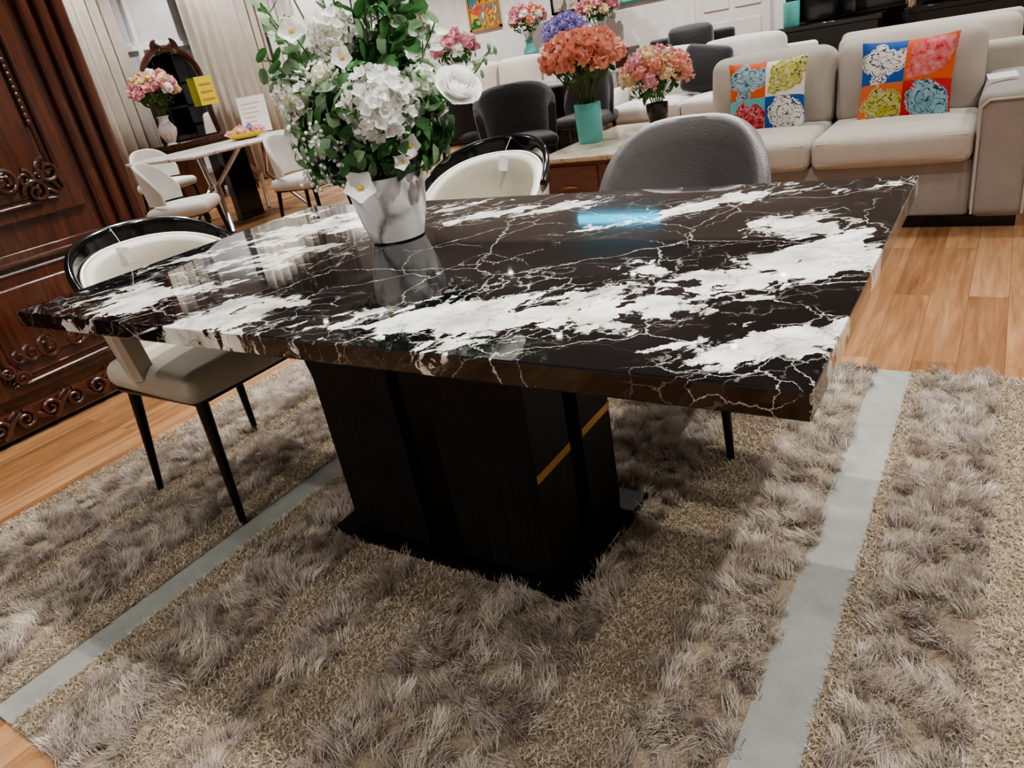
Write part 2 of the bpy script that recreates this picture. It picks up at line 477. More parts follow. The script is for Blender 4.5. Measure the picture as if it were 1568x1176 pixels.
w = MB(); w.add(box(0,.01,-1.5,2.2,.3,3.0)); w.obj('pane', M_GLASS, g, smooth=False)
w = MB()
for yy in (-1.5,-.3,.9,2.2): w.add(box(0,.05,yy-.03,yy+.03,.27,3.03))
for zz in (.3,3.0,1.9): w.add(box(0,.045,-1.5,2.2,zz-.03,zz+.03))
w.obj('frame', M_WHITEW, g, smooth=False)
def curtain(name, y0, y1, m, x=-8.0, amp=.05, per=.15):
    def fn(u, v):
        y = y0+(y1-y0)*u; z = .02+3.38*v
        return (x + amp*(math.sin(y*2*PI/per)+.3*math.sin(y*19)) , y, z)
    g = group(name); o = MB().add(grid(fn, int((y1-y0)/per*10), 3)).obj('drape', m, g)
    sm = o.modifiers.new('s', 'SOLIDIFY'); sm.thickness = .006
    MB().add(tube([(x, y0-.05, 3.42), (x, y1+.05, 3.42)], .018)).obj('rail', M_CHROME, g)
curtain('curtain', 3.1, 4.45, M_CURT); curtain('curtain', 5.35, 6.6, M_CURT); curtain('curtain', 6.68, 7.3, M_SHEER, amp=.04, per=.12)

# ---------------------------------------------------------------- dining table
g = group('dining_table')
TT, TB = .75, .712
MB().add(box(-.918,.918,-.496,.496,TB,TT)).obj('marble_top', M_TOP, g, bevel=.003, smooth=False)
p = MB()
for sx in (-1, 1):
    for sy in (-1, 1):
        cx = sx*(.31+.055)/2; cy = sy*(.175+.028)/2
        p.add(box(cx-.1275, cx+.1275, cy-.0735, cy+.0735, .032, TB))
p.obj('pedestal_panels', M_EBONY, g, bevel=.002, smooth=False)
MB().add(box(-.290,.290,-.157,.157,.03,TB-.002)).obj('pedestal_core', M_BLACKSATIN, g, smooth=False)
MB().add(box(-.375,.375,-.21,.21,.006,.032)).obj('base_plate', M_BLACKSATIN, g, bevel=.004, smooth=False)
gd = MB()
for sx in (-1, 1):
    for sy in (-1, 1):
        x = sx*.3102; a, b_ = sorted((sy*.029, sy*.1745))
        gd.add(box(min(x, x+sx*.0015), max(x, x+sx*.0015), a, b_, .293, .313))
gd.obj('gold_inlay', M_GOLD, g, smooth=False)
MB().add(box(-.4,.4,-.25,.25,TB-.02,TB-.001)).obj('sub_frame', M_BLACKSATIN, g, smooth=False)

# ---------------------------------------------------------------- chairs
def shell(rx, ry, cy, Phi, z0f, z1f, lean, th, nu=36, nv=8, pw=1.0):
    V = []; F = []; rows = None
    for i in range(nu+1):
        ph = (-1+2*i/nu)*Phi; z0, z1 = z0f(ph), z1f(ph); loop = []
        for j in range(nv+1):
            loop.append((z0+(z1-z0)*j/nv, +th/2))
        for j in range(1, 4):
            a = PI*j/4; loop.append((z1+math.sin(a)*th/2, math.cos(a)*th/2))
        for j in range(nv, -1, -1):
            loop.append((z0+(z1-z0)*j/nv, -th/2))
        rows = len(loop)
        for (z, o) in loop:
            k = lean(z)
            sx = math.copysign(abs(math.sin(ph))**pw, math.sin(ph))
            V.append(((rx*k+o)*sx, cy+(ry*k+o)*math.cos(ph), z))
    for i in range(nu):
        for j in range(rows):
            a = i*rows+j; b = i*rows+(j+1) % rows; F.append((a, b, b+rows, a+rows))
    F.append(tuple(range(rows-1, -1, -1))); F.append(tuple(nu*rows+j for j in range(rows)))
    return V, F

def legs(mb, fw, bw, fy, by, ztop=.41, z0=.012, mi=0):
    for sx in (-1, 1):
        mb.add(tube([(sx*(fw-.035), fy+.035, ztop), (sx*fw, fy, z0)], [.019,.010], 10), mi)
        mb.add(tube([(sx*(bw-.03), by-.05, ztop), (sx*bw, by, z0)], [.019,.010], 10), mi)

def tag(g, x, y, z, rz):
    t = MB(); t.add(box(-.017,.017,-.001,.001,-.055,0)); t.add(box(-.004,.004,-.0018,-.001,-.012,-.006))
    t.obj('price_tag', M_TAG, g, loc=(x, y, z), rot=(.1,.25,rz), smooth=False)
    MB().add(tube([(x,y,z-.004),(x+.004,y+.012,z+.02),(x+.01,y+.045,z+.054),(x+.01,y+.065,z+.03)], .0008, 5)).obj('tag_thread', M_TAG, g)

def beige_chair(loc, rz, tagx=0, z0=.012, tz=0):
    g = group('dining_chair', loc, rz); P = math.radians
    Phi = P(98)
    lean = lambda z: .88+.20*(z-.42)/.42
    z1 = lambda a: .835-.20*abs(a/Phi)**2.4
    MB().add(rbox(.47,.47,.085,.04,4,5,(0,0,.02),-.05), 0, T(0,-.01,.44)).obj('seat', M_BEIGE, g)
    MB().add(rbox(.42,.42,.03,.012,3,3), 0, T(0,0,.395)).obj('seat_frame', M_BLACKMETAL, g)
    MB().add(shell(.248,.233,.0,Phi,lambda a:.41+.05*abs(a/Phi)**2,lambda a:z1(a)-.09*(1-abs(a/Phi)**3)-.012,lean,.030)).obj('backrest_shell', M_BEIGE, g)
    B = P(80)
    MB().add(shell(.256,.241,.0,B,lambda a:z1(a)-.008-.12*(1-abs(a/B)**2.5),lambda a:z1(a),lean,.022)).obj('backrest_band', M_BLACKGLOSS, g)
    zp = lambda a: z1(a)-.014-.052*(1-abs(a/Phi)**2.5)
    MB().add(shell(.230,.214,.0,Phi*.99,lambda a:.45,zp,lean,.040)).obj('backrest_pad', M_BEIGE, g)
    pts = []
    for i in range(41):
        a = (-1+2*i/40)*Phi*.97; z = zp(a)+.016; k = lean(z)
        pts.append(((.230*k+.010)*math.sin(a), (.214*k+.010)*math.cos(a), z+.005))
    MB().add(tube(pts, .0045, 6)).obj('piping', M_PIPING, g)
    l = MB(); legs(l, .225, .20, -.235, .235, z0=z0); l.obj('legs', M_BLACKMETAL, g)
    tag(g, tagx, .195, z1(0)-.050, tz)
    return g
beige_chair((-.93,-.05,0), 90, -.03, tz=-.6)
beige_chair((-.45,.80,0), 0, .02, tz=.6)

def round_chair(name, loc, rz, m, w=.25, top=.86, low=.40, z0=.012, Phi=86, fall=.30, legm=None, th=.035, drop=2.6, tub=False):
    g = group(name, loc, rz); Ph = math.radians(Phi)
    lean = lambda z: .90+.14*(z-.42)/.42
    z1 = lambda a: top-fall*abs(a/Ph)**drop
    MB().add(rbox(w*1.9,.46,.09,.042,4,5,(0,0,.02),-.05), 0, T(0,-.01,.435)).obj('seat', m, g)
    MB().add(rbox(w*1.6,.40,.03,.012,3,3), 0, T(0,0,.39)).obj('seat_frame', legm or M_BLACKMETAL, g)
    MB().add(shell(w,.22,.01,Ph,lambda a:low,z1,lean,th,44)).obj('backrest', m, g)
    pts = []
    for i in range(45):
        a = (-1+2*i/44)*Ph; z = z1(a); k = lean(z)
        pts.append(((w*k+th*.45)*math.sin(a), .01+(.22*k+th*.45)*math.cos(a), z+.004))
    MB().add(tube(pts, .004, 6)).obj('piping', m, g)
    if tub:
        q = MB()
        for i in range(-7, 8):
            for s_ in (-1, 1):
                pp = []
                for j in range(9):
                    z = .36+(z1(0)-.42)*j/8; a = i*.22+s_*(j-4)*.06
                    if abs(a) > Ph*.95: continue
                    k = lean(z); pp.append(((w*k+th*.52)*math.sin(a), .01+(.22*k+th*.52)*math.cos(a), z))
                if len(pp) > 2: q.add(tube(pp, .004, 5))
        q.obj('quilting', M_BLACKMETAL, g)
    l = MB(); legs(l, .225, .20, -.235, .225, z0=z0); l.obj('legs', legm or M_BLACKMETAL, g)
    return g
round_chair('dining_chair', (.29,.69,0), 0, M_GREYL, .262, .845, .40, drop=3.0, fall=.34)
round_chair('quilted_armchair', (-2.2,3.85,0), 35, M_BLACKV, .30, .84, .30, z0=.0, Phi=100, fall=.18, th=.06, tub=True)
for (x, y, r) in ((-4.25,2.1,130),(-3.75,2.95,100),(-6.35,3.3,90)):
    round_chair('cafe_chair', (x,y,0), r, M_WHITEF, .24, .80, .50, z0=.0, Phi=80, fall=.22, th=.03)

# ---------------------------------------------------------------- rug
RX0, RX1, RY0, RY1 = -1.55, 1.62, -.98, 1.10
g = group('shag_rug')
M_FELT = mat('rug_felt', S(146,148,141), .95, var=.08, vscale=20, bump=.6, bscale=300)
M_SAND = mat('rug_loop_ground', S(140,126,108), .95, var=.2, vscale=40, bump=.8, bscale=200)
M_FUR = fur_mat('rug_fur')
MB().add(box(RX0,RX1,RY0,RY1,.001,.007)).obj('backing', M_FELT, g, smooth=False)
bands = [(-1.55,-1.42,'L'),(-1.42,-1.16,'S'),(-1.16,-1.06,'L'),(-1.06,-.80,'S'),(-.80,-.69,'L'),
         (-.595,-.51,'L'),(-.51,-.27,'S'),(-.27,-.15,'L'),(-.15,-.050,'S'),(-.050,.09,'L'),(.09,.45,'S'),(.45,.61,'L'),(.61,.78,'S'),
         (.885,.93,'L'),(.93,1.11,'S'),(1.11,1.23,'L'),(1.23,1.62,'S')]
gm = MB()
for (a, b, t) in bands: gm.add(box(a,b,RY0+.004,RY1-.004,.006,.0095))
gm.obj('pile_ground', M_SAND, g, smooth=False)
def hgt_noise(x, y):
    return (np.sin(x*9+y*4)+np.sin(x*23-y*13+1.3)+np.sin(y*31+x*5+.4))/3
def build_fur():
    B=[];D=[];Ln=[];W=[];C=[];
    for (a, b, t) in bands:
        area = (b-a)*(RY1-RY0)
        if t == 'S':
            nt_ = int(area*1450); per = 54
            tx = rng.uniform(a,b,nt_); ty = rng.uniform(RY0,RY1,nt_)
            sh = hgt_noise(tx,ty)
            ang = 3.0*np.sin(tx*7+ty*5)+2.5*np.sin(ty*11-tx*4)+rng.normal(0,.8,nt_); lean = rng.uniform(.1,.95,nt_)
            tcol = np.clip(rng.normal(.5,.24,nt_)+.18*sh,0,1)
            px = np.repeat(tx,per)+rng.normal(0,.010,nt_*per); py = np.repeat(ty,per)+rng.normal(0,.010,nt_*per)
            dx = np.repeat(np.cos(ang)*lean,per)+rng.normal(0,.24,nt_*per); dy = np.repeat(np.sin(ang)*lean,per)+rng.normal(0,.24,nt_*per)
            ln = np.repeat(rng.uniform(.028,.052,nt_),per)*rng.uniform(.7,1.1,nt_*per)
            w_ = np.full(nt_*per,.0019); c0 = np.clip(np.repeat(tcol,per)+rng.normal(0,.12,nt_*per),0,1)
            col1 = np.array(S(166,152,143)[:3]); col2 = np.array(S(246,237,224)[:3])
        else:
            n = int(area*52000)
            px = rng.uniform(a,b,n); py = rng.uniform(RY0,RY1,n)
            dx = rng.normal(0,.8,n); dy = rng.normal(0,.8,n)
            ln = rng.uniform(.012,.022,n); w_ = np.full(n,.0034)
            c0 = np.clip(rng.normal(.5,.25,n)+.1*hgt_noise(px,py),0,1)
            col1 = np.array(S(166,150,130)[:3]); col2 = np.array(S(242,231,210)[:3])
        keep = ~((np.abs(px)<.376)&(np.abs(py)<.211))
        px,py,dx,dy,ln,w_,c0=[q[keep] for q in (px,py,dx,dy,ln,w_,c0)]
        B.append(np.stack([px,py,np.full_like(px,.006)],1)); D.append(np.stack([dx,dy],1)); Ln.append(ln); W.append(w_)
        C.append(col1[None]*(1-c0[:,None])+col2[None]*c0[:,None])
    B=np.concatenate(B);D=np.concatenate(D);Ln=np.concatenate(Ln);W=np.concatenate(W);C=np.concatenate(C); n=len(B)
    d3=np.concatenate([D*.5,np.ones((n,1))],1); d3/=np.linalg.norm(d3,axis=1)[:,None]
    d4=np.concatenate([D*1.3,np.full((n,1),.55)],1); d4/=np.linalg.norm(d4,axis=1)[:,None]
    a=rng.uniform(0,PI,n); wv=np.stack([np.cos(a),np.sin(a),np.zeros(n)],1)*W[:,None]*.5
    mid=B+d3*Ln[:,None]*.5; tip=mid+d4*Ln[:,None]*.5
    V=np.stack([B-wv,B+wv,mid-wv*.9,mid+wv*.9,tip],1).reshape(-1,3)
    V[:,2]=np.maximum(V[:,2],.005)
    base=(np.arange(n)*5)[:,None]
    tri=np.concatenate([base+np.array([0,1,3]),base+np.array([0,3,2]),base+np.array([2,3,4])],1).reshape(-1)
    me=bpy.data.meshes.new('pile'); nt3=len(tri)//3
    me.vertices.add(len(V)); me.vertices.foreach_set('co',V.astype(np.float32).ravel())
    me.loops.add(len(tri)); me.loops.foreach_set('vertex_index',tri.astype(np.int32))
    me.polygons.add(nt3); me.polygons.foreach_set('loop_start',np.arange(nt3,dtype=np.int32)*3)
    me.update(calc_edges=True)
    at=me.color_attributes.new('Col','FLOAT_COLOR','POINT')
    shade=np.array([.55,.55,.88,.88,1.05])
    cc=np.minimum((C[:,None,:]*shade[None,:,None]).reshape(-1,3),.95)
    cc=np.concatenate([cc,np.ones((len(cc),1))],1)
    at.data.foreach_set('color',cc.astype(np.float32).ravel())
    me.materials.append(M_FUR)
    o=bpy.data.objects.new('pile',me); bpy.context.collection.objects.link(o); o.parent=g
build_fur()

# ---------------------------------------------------------------- main flower arrangement
g = group('potted_flower_arrangement', (-.175,.10,TT))
prof = [(.056,0),(.066,.004),(.079,.05),(.088,.09),(.0935,.13),(.0945,.150),(.093,.155),(.089,.152),(.087,.13),(.079,.11)]
MB().add(lathe(prof, 40)).obj('pot', M_POT, g)
MB().add(lathe([(.08,.12),(.08,.13)], 24)).obj('moss', M_STEM, g)
RV = Vector((.8,.6,0)); TC = Vector((.6,-.8,0)); UP = Vector((0,0,1)); Z0 = Vector((0,0,.155))
def bp(h, v, t): return Z0 + RV*h + UP*v + TC*t
fl = MB(); lf = MB(); st = MB()
root = Vector((0,0,.11))
def stem(p, r=.0022, mb=st, mi=0, bend=.3):
    p = Vector(p); mid = root*.5+p*.5+UP*.04; 
    pts = [root*(1-t)**2+mid*2*t*(1-t)+p*t*t for t in [i/6 for i in range(7)]]
    mb.add(tube(pts, r, 5), mi); return pts
heads = [(.033,.150,.085,.077,180),(-.035,.310,.01,.054,110),(.130,.185,.03,.040,60),(-.145,.20,.03,.047,60),(-.075,.235,.06,.034,36),(.05,.28,-.08,.038,40),(-.115,.09,.06,.034,40)]
for (h,v,t,r,n) in heads:
    c = bp(h,v,t); stem(c); hydrangea(fl, c, r, 0, 1, n, .28)
rc = bp(.212,.160,.06); stem(rc); rose(fl, rc, RV*.35+TC*.7+UP*.6, .046, 0)
for (h,v,t,r) in ((-.045,-.005,.120,.042),(.085,.06,.10,.030),(.06,.03,.11,.022),(-.175,.13,.03,.026),(.16,.12,.03,.026),(-.02,.26,.08,.028),(-.12,.33,.02,.035),(-.02,.40,.0,.033),(-.11,.42,.0,.03)):
    c = bp(h,v,t); stem(c); blossom(fl, c, TC+UP*U(.1,.5)+RV*U(-.3,.3), r, 0, 2)
for i in range(170):
    c = bp(U(-.18,-.05), U(.0,.15), U(.0,.11)); fl.add(ell(.0045,.0045,.0045,5,4), 0, Matrix.Translation(c))
    if i % 5 == 0: stem(c, .001)
fl.obj('white_flowers', [M_PWHITE, M_PGREEN, M_YEL], g, auto=False)
for i in range(1150):
    a = U(0, 2*PI); z = U(-.75, 1); q = math.sqrt(1-z*z); d = RV*(q*math.cos(a)*.185)+TC*(q*math.sin(a)*.125)+UP*(z*.155)
    c = Z0+Vector((0,0,.115))+d*U(.45,1.05)
    if z < -.3: c = Z0+Vector((0,0,.115))+d*U(.75,1.05)
    M = align(c, d.normalized()+Vector((U(-1,1),U(-1,1),U(-1,1)))*.7, U(0,6.28))
    lf.add(leafg(U(.034,.058), U(.020,.032), .3), 0 if R() < .68 else 1, M)
tips = [(.11,.38,-.02),(.07,.46,-.04),(.15,.36,.02),(.02,.44,0),(.17,.40,-.05),(-.16,.36,.02),(-.185,.29,.04),(-.05,.42,-.03),(-.20,.25,.0),(.10,.26,-.10),(-.10,.26,-.12),(-.18,.40,-.03),(.05,.38,.03),(.13,.46,-.03),(.10,.33,.04),(.19,.30,-.02),(.15,.43,0),(.09,.42,.02)]
for (h,v,t) in tips:
    tip = bp(h,v,t); pts = stem(tip, .0018)
    nl = 18
    for i in range(nl):
        u = .40+.60*i/(nl-1); k = min(5, int(u*6)); p_ = pts[k].lerp(pts[k+1], u*6-k) if k < 6 else pts[-1]
        dr = (pts[min(k+1,6)]-pts[min(k,5)]).normalized(); a = i*2.1+U(-.3,.3)
        o1 = dr.orthogonal().normalized(); o2 = dr.cross(o1); out = o1*math.cos(a)+o2*math.sin(a)
        r_ = .0195*(1.25-.6*(u-.45))
        q = Vector((0,1,0)).rotation_difference((out+dr*.4).normalized()).to_matrix().to_4x4()
        lf.add(roundleaf(r_), 1 if R() < .5 else 0, Matrix.Translation(p_) @ q @ Matrix.Rotation(U(-1,1), 4, 'Y'))
pts = [bp(.08,.12,.02), bp(.20,.15,.02), bp(.26,.185,.02), bp(.30,.225,.02)]
st.add(tube(pts, .002, 5), 0)
for i in range(9):
    u = i/8; p_ = pts[1].lerp(pts[3], u); lf.add(leafg(.030,.010,.1), 1, align(p_, RV*.4+UP*U(-.6,.9)+TC*U(-.3,.5), U(0,6)) @ Matrix.Rotation(1.2,4,'X'))
    lf.add(ell(.005,.005,.010,6,5), 1, Matrix.Translation(p_+UP*U(-.02,.02)+RV*.01))
lf.obj('foliage', [M_LEAF, M_LEAF2], g, auto=False)
st.obj('stems', M_STEM, g)

# ---------------------------------------------------------------- generic vase bouquet
def bouquet(name, loc, prof, potm, heads_c, spread, hz, n, hr, petals, kind='ruffle', seed=1):
    random.seed(seed)
    g = group(name, loc); MB().add(lathe(prof, 28)).obj('vase', potm, g)
    top = prof[-1][1]; f = MB(); l = MB(); s = MB()
    for i in range(n):
        z = 1-1.15*(i+.5)/n; a = i*2.39996; q = math.sqrt(max(0,1-z*z))
        c = Vector((q*math.cos(a)*spread[0], q*math.sin(a)*spread[1], hz+z*spread[2]))
        ci = random.randrange(len(petals))
        if kind == 'ruffle': ruffle(f, c, hr*U(.85,1.15), ci, ci, 24)
        else: hydrangea(f, c, hr*U(.85,1.15), ci, ci, 22, .4)
        s.add(tube([(0,0,top*.5),(c.x*.25,c.y*.25,top+.3*(c.z-top)),tuple(c)], .0028, 5))
    for i in range(90):
        a = U(0,6.28); d = Vector((math.cos(a), math.sin(a), U(-.6,.6)))
        c = Vector((d.x*spread[0]*U(.3,1), d.y*spread[1]*U(.3,1), hz+d.z*spread[2]*.8-.04))
        l.add(leafg(U(.06,.10), U(.025,.04), .3), 0, align(c, d+Vector((U(-1,1),U(-1,1),U(-1,1)))*.6, U(0,6)))
    f.obj('blooms', petals, g, auto=False); l.obj('leaves', M_LEAF, g, auto=False); s.obj('stems', M_STEM, g)
    return g
vase_cyl = [(.08,0),(.086,.01),(.088,.13),(.09,.25),(.086,.255),(.08,.25),(.075,.18)]
vase_pot = [(.055,0),(.06,.01),(.075,.10),(.08,.15),(.076,.152),(.07,.12)]
vase_urn = [(.06,0),(.05,.02),(.10,.12),(.11,.18),(.06,.26),(.055,.30),(.075,.33),(.07,.33),(.05,.30)]

# coffee table
g = group('coffee_table', (-1.02,3.48,0))
MB().add(rbox(.90,1.26,.035,.012,3,2), 0, T(0,0,.4325)).obj('top', white_marble('beige_stone', (214,204,184), (170,150,120), 5), g)
t = MB(); t.add(box(-.42,.42,-.60,.60,.08,.415)); t.obj('body', M_BROWNW, g, bevel=.006, smooth=False)
t = MB(); t.add(box(-.38,.38,-.56,.56,0,.08)); t.obj('plinth', M_BLACKGLOSS, g, smooth=False)
t = MB()
for i in (-1,1):
    t.add(box(i*.21-.19,i*.21+.19,-.612,-.60,.11,.39)); t.add(tube([(i*.21-.05,-.625,.26),(i*.21+.05,-.625,.26)],.006),1)
t.obj('drawers', [M_BROWNW, M_GOLD], g, bevel=.003)
bouquet('flower_vase', (-1.33,3.40,.45), vase_cyl, M_TEAL, None, (.23,.23,.14), .52, 40, .062, [M_CORAL], seed=3)
bouquet('flower_vase', (-1.03,3.88,.45), vase_pot, M_BLACKGLOSS, None, (.20,.20,.14), .33, 24, .058, [M_PINK, M_PEACH, M_CORAL], 'hyd', seed=4)

# ---------------------------------------------------------------- sofas
def sofa(name, loc, rz, W, n, m, mb_=None, arms=(1,1), depth=.95, aw=.22, armh=.58, sh=.43, bh=.84, frame_h=.74):
    g = group(name, loc, rz); mb_ = mb_ or m
    x0 = -W/2+(aw if arms[0] else 0); x1 = W/2-(aw if arms[1] else 0); cw = (x1-x0)/n
    b = MB(); b.add(rbox(x1-x0, depth-.06, .27, .02, 3, 3), 0, T((x0+x1)/2, depth/2+.01, .05+.135)); b.obj('base', mb_, g)
    MB().add(box(-W/2+.03,W/2-.03,.04,depth-.04,0,.052)).obj('plinth', M_BLACKGLOSS, g, smooth=False)
    c = MB(); pp = MB()
    for i in range(n):
        cx = x0+cw*(i+.5)
        c.add(rbox(cw-.008, .68, .15, .04, 4, 6, (0,.012,.025)), 0, T(cx,.33,.32+.065))
        for zz in (.335,.435):
            y_ = .33-.335
            pp.add(tube([(cx-cw/2+.03,y_,zz),(cx+cw/2-.03,y_,zz)], .006, 6), 0)
    c.obj('seat_cushions', m, g); pp.obj('piping', m, g)
    c = MB()
    for i in range(n):
        cx = x0+cw*(i+.5)
        c.add(rbox(cw-.012, .22, bh-sh+.02, .07, 5, 6, (0,.05,.02)), 0, T(cx,.70,(sh+bh)/2-.01,-.16))
    c.obj('back_cushions', m, g)
    MB().add(rbox(W, .16, frame_h-.05, .04, 4, 3), 0, T(0,depth-.08,.05+(frame_h-.05)/2)).obj('back_frame', m, g)
    a = MB(); pa = MB()
    for s_, on in zip((-1,1), arms):
        if on:
            cx = s_*(W/2-aw/2)
            a.add(rbox(aw, depth-.02, armh-.05, .045, 5, 4, (.0,0,.015)), 0, T(cx, depth/2-.01, .05+(armh-.05)/2))
            q = aw/2-.012; hh = armh-.03
            pa.add(tube([(cx-q,-.002,.07),(cx-q,-.002,hh-.03),(cx-q+.03,-.002,hh),(cx+q-.03,-.002,hh),(cx+q,-.002,hh-.03),(cx+q,-.002,.07)], .006, 6))
    if len(a.v): a.obj('arms', mb_, g); pa.obj('arm_piping', m, g)
    return g
sg = sofa('sofa', (.35,2.70,0), 0, 1.62, 2, M_CREAM, M_TAUPEF, (0,1), armh=.60)
sofa('sofa', (-1.35,5.15,0), 0, 1.9, 2, M_WHITEF, None, (1,1), bh=.86)
sofa('sofa', (-4.6,7.2,0), 0, 2.6, 3, M_CREAM, None, (1,1), bh=.98, frame_h=.9)
sofa('sofa', (.50,4.45,0), 0, 1.15, 1, M_CREAM, None, (0,0), bh=.77, frame_h=.79)
rg = sofa('recliner_armchair', (-1.85,6.75,0), 15, .95, 1, M_BLACKV, None, (1,1), bh=1.0, frame_h=.92)

def pillow(loc, rz, rx, quads, s=.42, t=.13):
    o_mb = MB(); n = 20
    def zed(u, v): return ((1-u*u)*(1-v*v))**.42
    for side in (1,-1):
        def fn(a, b, side=side):
            u = a*2-1; v = b*2-1
            return (s/2*u*(1-.07*(1-v*v)), -side*t/2*zed(u,v), s/2*v*(1-.07*(1-u*u)))
        V, F = grid(fn, n, n)
        if side < 0: F = [tuple(reversed(q)) for q in F]
        o = len(o_mb.v); o_mb.v += V
        for q in F:
            cx = sum(V[i][0] for i in q)/4; cz = sum(V[i][2] for i in q)/4
            o_mb.f.append(tuple(i+o for i in q)); o_mb.m.append((1 if cx > 0 else 0)+(2 if cz < 0 else 0))
    return o_mb.obj('throw_pillow', quads, None, loc, (rx, 0, rz), auto=False)
def quads(tag_, d):
    q = .105
    pos = [(-q,q),(q,q),(-q,-q),(q,-q)]
    return [flower_print('print_%s_%d' % (tag_, i), *d[i], pos[i][0], pos[i][1], .100) for i in range(4)]
OR=(226,104,50); BL=(30,92,176); TE=(110,192,202); RD=(206,52,56); WH=(240,238,230); YG=(196,192,70)
qa = quads('a', [(OR,(140,180,196),(50,70,100)),(WH,YG,(110,110,30)),(TE,(210,50,56),(120,20,36)),(BL,(236,236,226),(40,50,90))])
qb = quads('b', [(BL,(236,234,226),(50,56,90)),(OR,RD,(240,120,110)),((226,120,70),YG,(110,110,30)),(RD,(120,180,196),(40,70,110))])
pillow((-.085,3.16,.625), .12, -.30, qa)
pillow((.60,3.16,.625), -.06, -.30, qb, .44)
MB().add(rbox(.42,.12,.40,.06,4,4,(0,.03,0)), 0, T(0,0,0)).obj('throw_pillow', M_BLACKV, None, (-1.25,5.60,.66), (-.3,.2,.1))
MB().add(box(-.06,.06,-.001,.001,0,.045)).obj('price_card', M_TAG, None, (1.02,2.95,.625), (-1.1,0,.3), smooth=False)

# ---------------------------------------------------------------- wardrobe
g = group('wardrobe', (-2.23,0,0))
wb = MB()
YA, YB, HW = -1.75, .66, 2.35
wb.add(box(-.60,-.02,YA,YB,.12,HW)); wb.add(box(-.60,0,YA-.01,YB+.005,.02,.13)); wb.add(box(-.62,.04,YA-.05,YB+.02,HW,HW+.08)); wb.add(box(-.62,.07,YA-.08,YB+.03,HW+.08,HW+.13))
wb.obj('carcass', M_MAHO, g, bevel=.006, smooth=False)
d = MB()
for y in (.46,.53,.60):
    d.add(rbox(.03,.05,2.1,.02,4,2), 0, T(-.01,y+.02,1.24))
d.add(box(-.02,.018,.42,.66,.13,.17))
doors = [(-.26,.42),(-.96,-.28),(-1.66,-.98)]
for (a, b) in doors:
    d.add(box(-.02,.004,a+.005,b-.005,.83,2.28)); d.add(box(-.02,.004,a+.005,b-.005,.18,.72))
    for (z0_, z1_) in ((.90,2.2),(.24,.66)):
        d.add(rbox(.03,(b-a)-.24,(z1_-z0_)-.12,.014,4,2,(.006,0,0)), 0, T(0,(a+b)/2,(z0_+z1_)/2))
d.obj('doors', M_MAHO, g, bevel=.004)
c = MB()
def beads(c, p0, p1, n, r):
    for i in range(n):
        t = i/(n-1); y = p0[0]+(p1[0]-p0[0])*t; z = p0[1]+(p1[1]-p0[1])*t
        c.add(ell(r*.8, r*.9, r*1.25, 8, 6), 0, Matrix.Translation((.012,y,z)))
for (a, b) in doors:
    for (z0_, z1_) in ((.88,2.22),(.22,.68)):
        ya, yb = a+.07, b-.07
        big = z1_-z0_ > 1; q = .12 if big else .07
        pts = []
        for (cy_, cz_, a0) in ((yb,z0_,PI),(yb,z1_,-PI/2),(ya,z1_,0),(ya,z0_,PI/2)):
            pts += [(.010, cy_+q*math.cos(a0-i*PI/2/6), cz_+q*math.sin(a0-i*PI/2/6)) for i in range(7)]
        c.add(tube(pts, .011, 8, closed=True))
        pts2 = [(.006, (p[1]-(a+b)/2)*.90+(a+b)/2, (p[2]-(z0_+z1_)/2)*(.96 if big else .86)+(z0_+z1_)/2) for p in pts]
        c.add(tube(pts2, .006, 6, closed=True))
        for (cy_, sy) in ((ya,1),(yb,-1)):
            for (cz_, sz) in ((z0_,1),(z1_,-1)):
                rr = q*.42
                c.add(tube(spiral(cy_+sy*q*.35, cz_+sz*q*.95, rr, 1.6, PI/2 if sz > 0 else -PI/2, -sy*sz, .014), [.011*(1-.5*i/25) for i in range(26)], 7))
                c.add(tube(spiral(cy_+sy*q*.95, cz_+sz*q*.35, rr, 1.6, 0 if sy > 0 else PI, sy*sz, .014), [.011*(1-.5*i/25) for i in range(26)], 7))
                for j in range(4):
                    ang = PI/4+(j-1.5)*.45; v_ = Vector((0, sy*math.cos(ang), sz*math.sin(ang)))
                    pos = Vector((.012,cy_,cz_))+v_*q*.55
                    c.add(ell(.008,q*.07,q*.24,7,6), 0, Matrix.Translation(pos) @ Vector((0,0,1)).rotation_difference(v_).to_matrix().to_4x4())
        if big:
            beads(c, (yb-.035,z0_+.30), (yb-.035,z1_-.30), 30, .012); beads(c, (ya+.035,z0_+.30), (ya+.035,z1_-.30), 30, .012)
        cy_ = (a+b)/2; cz_ = z0_+(.10 if big else .11)
        for s_ in (-1,1):
            for r_, o_ in ((.05,.055),(.035,.13),(.025,.18)):
                c.add(tube(spiral(cy_+s_*o_, cz_, r_, 1.5, PI/2, -s_, .014), [.010*(1-.5*i/25) for i in range(26)], 7))
            for j in range(5):
                v_ = Vector((0, s_*math.cos(.3+j*.28), math.sin(.3+j*.28))); c.add(ell(.010,.011,.045,7,6), 0, Matrix.Translation(Vector((.012,cy_,cz_))+v_*.05) @ Vector((0,0,1)).rotation_difference(v_).to_matrix().to_4x4())
yy = YA+.1
i = 0
while yy < YB-.05:
    s_ = 1 if i % 2 else -1
    c.add(tube(spiral(yy, .085, .042, 1.5, -PI/2*s_, s_, .012), [.011*(1-.5*k/25) for k in range(26)], 7))
    c.add(tube([(.012,yy+.02,.085-s_*.03),(.014,yy+.055,.085+s_*.01),(.012,yy+.10,.085+s_*.035)], [.010,.012,.006], 7))
    c.add(ell(.010,.03,.010,7,6), 0, T(.012,yy+.06,.10+.02*s_,s_*.6))
    yy += .105; i += 1
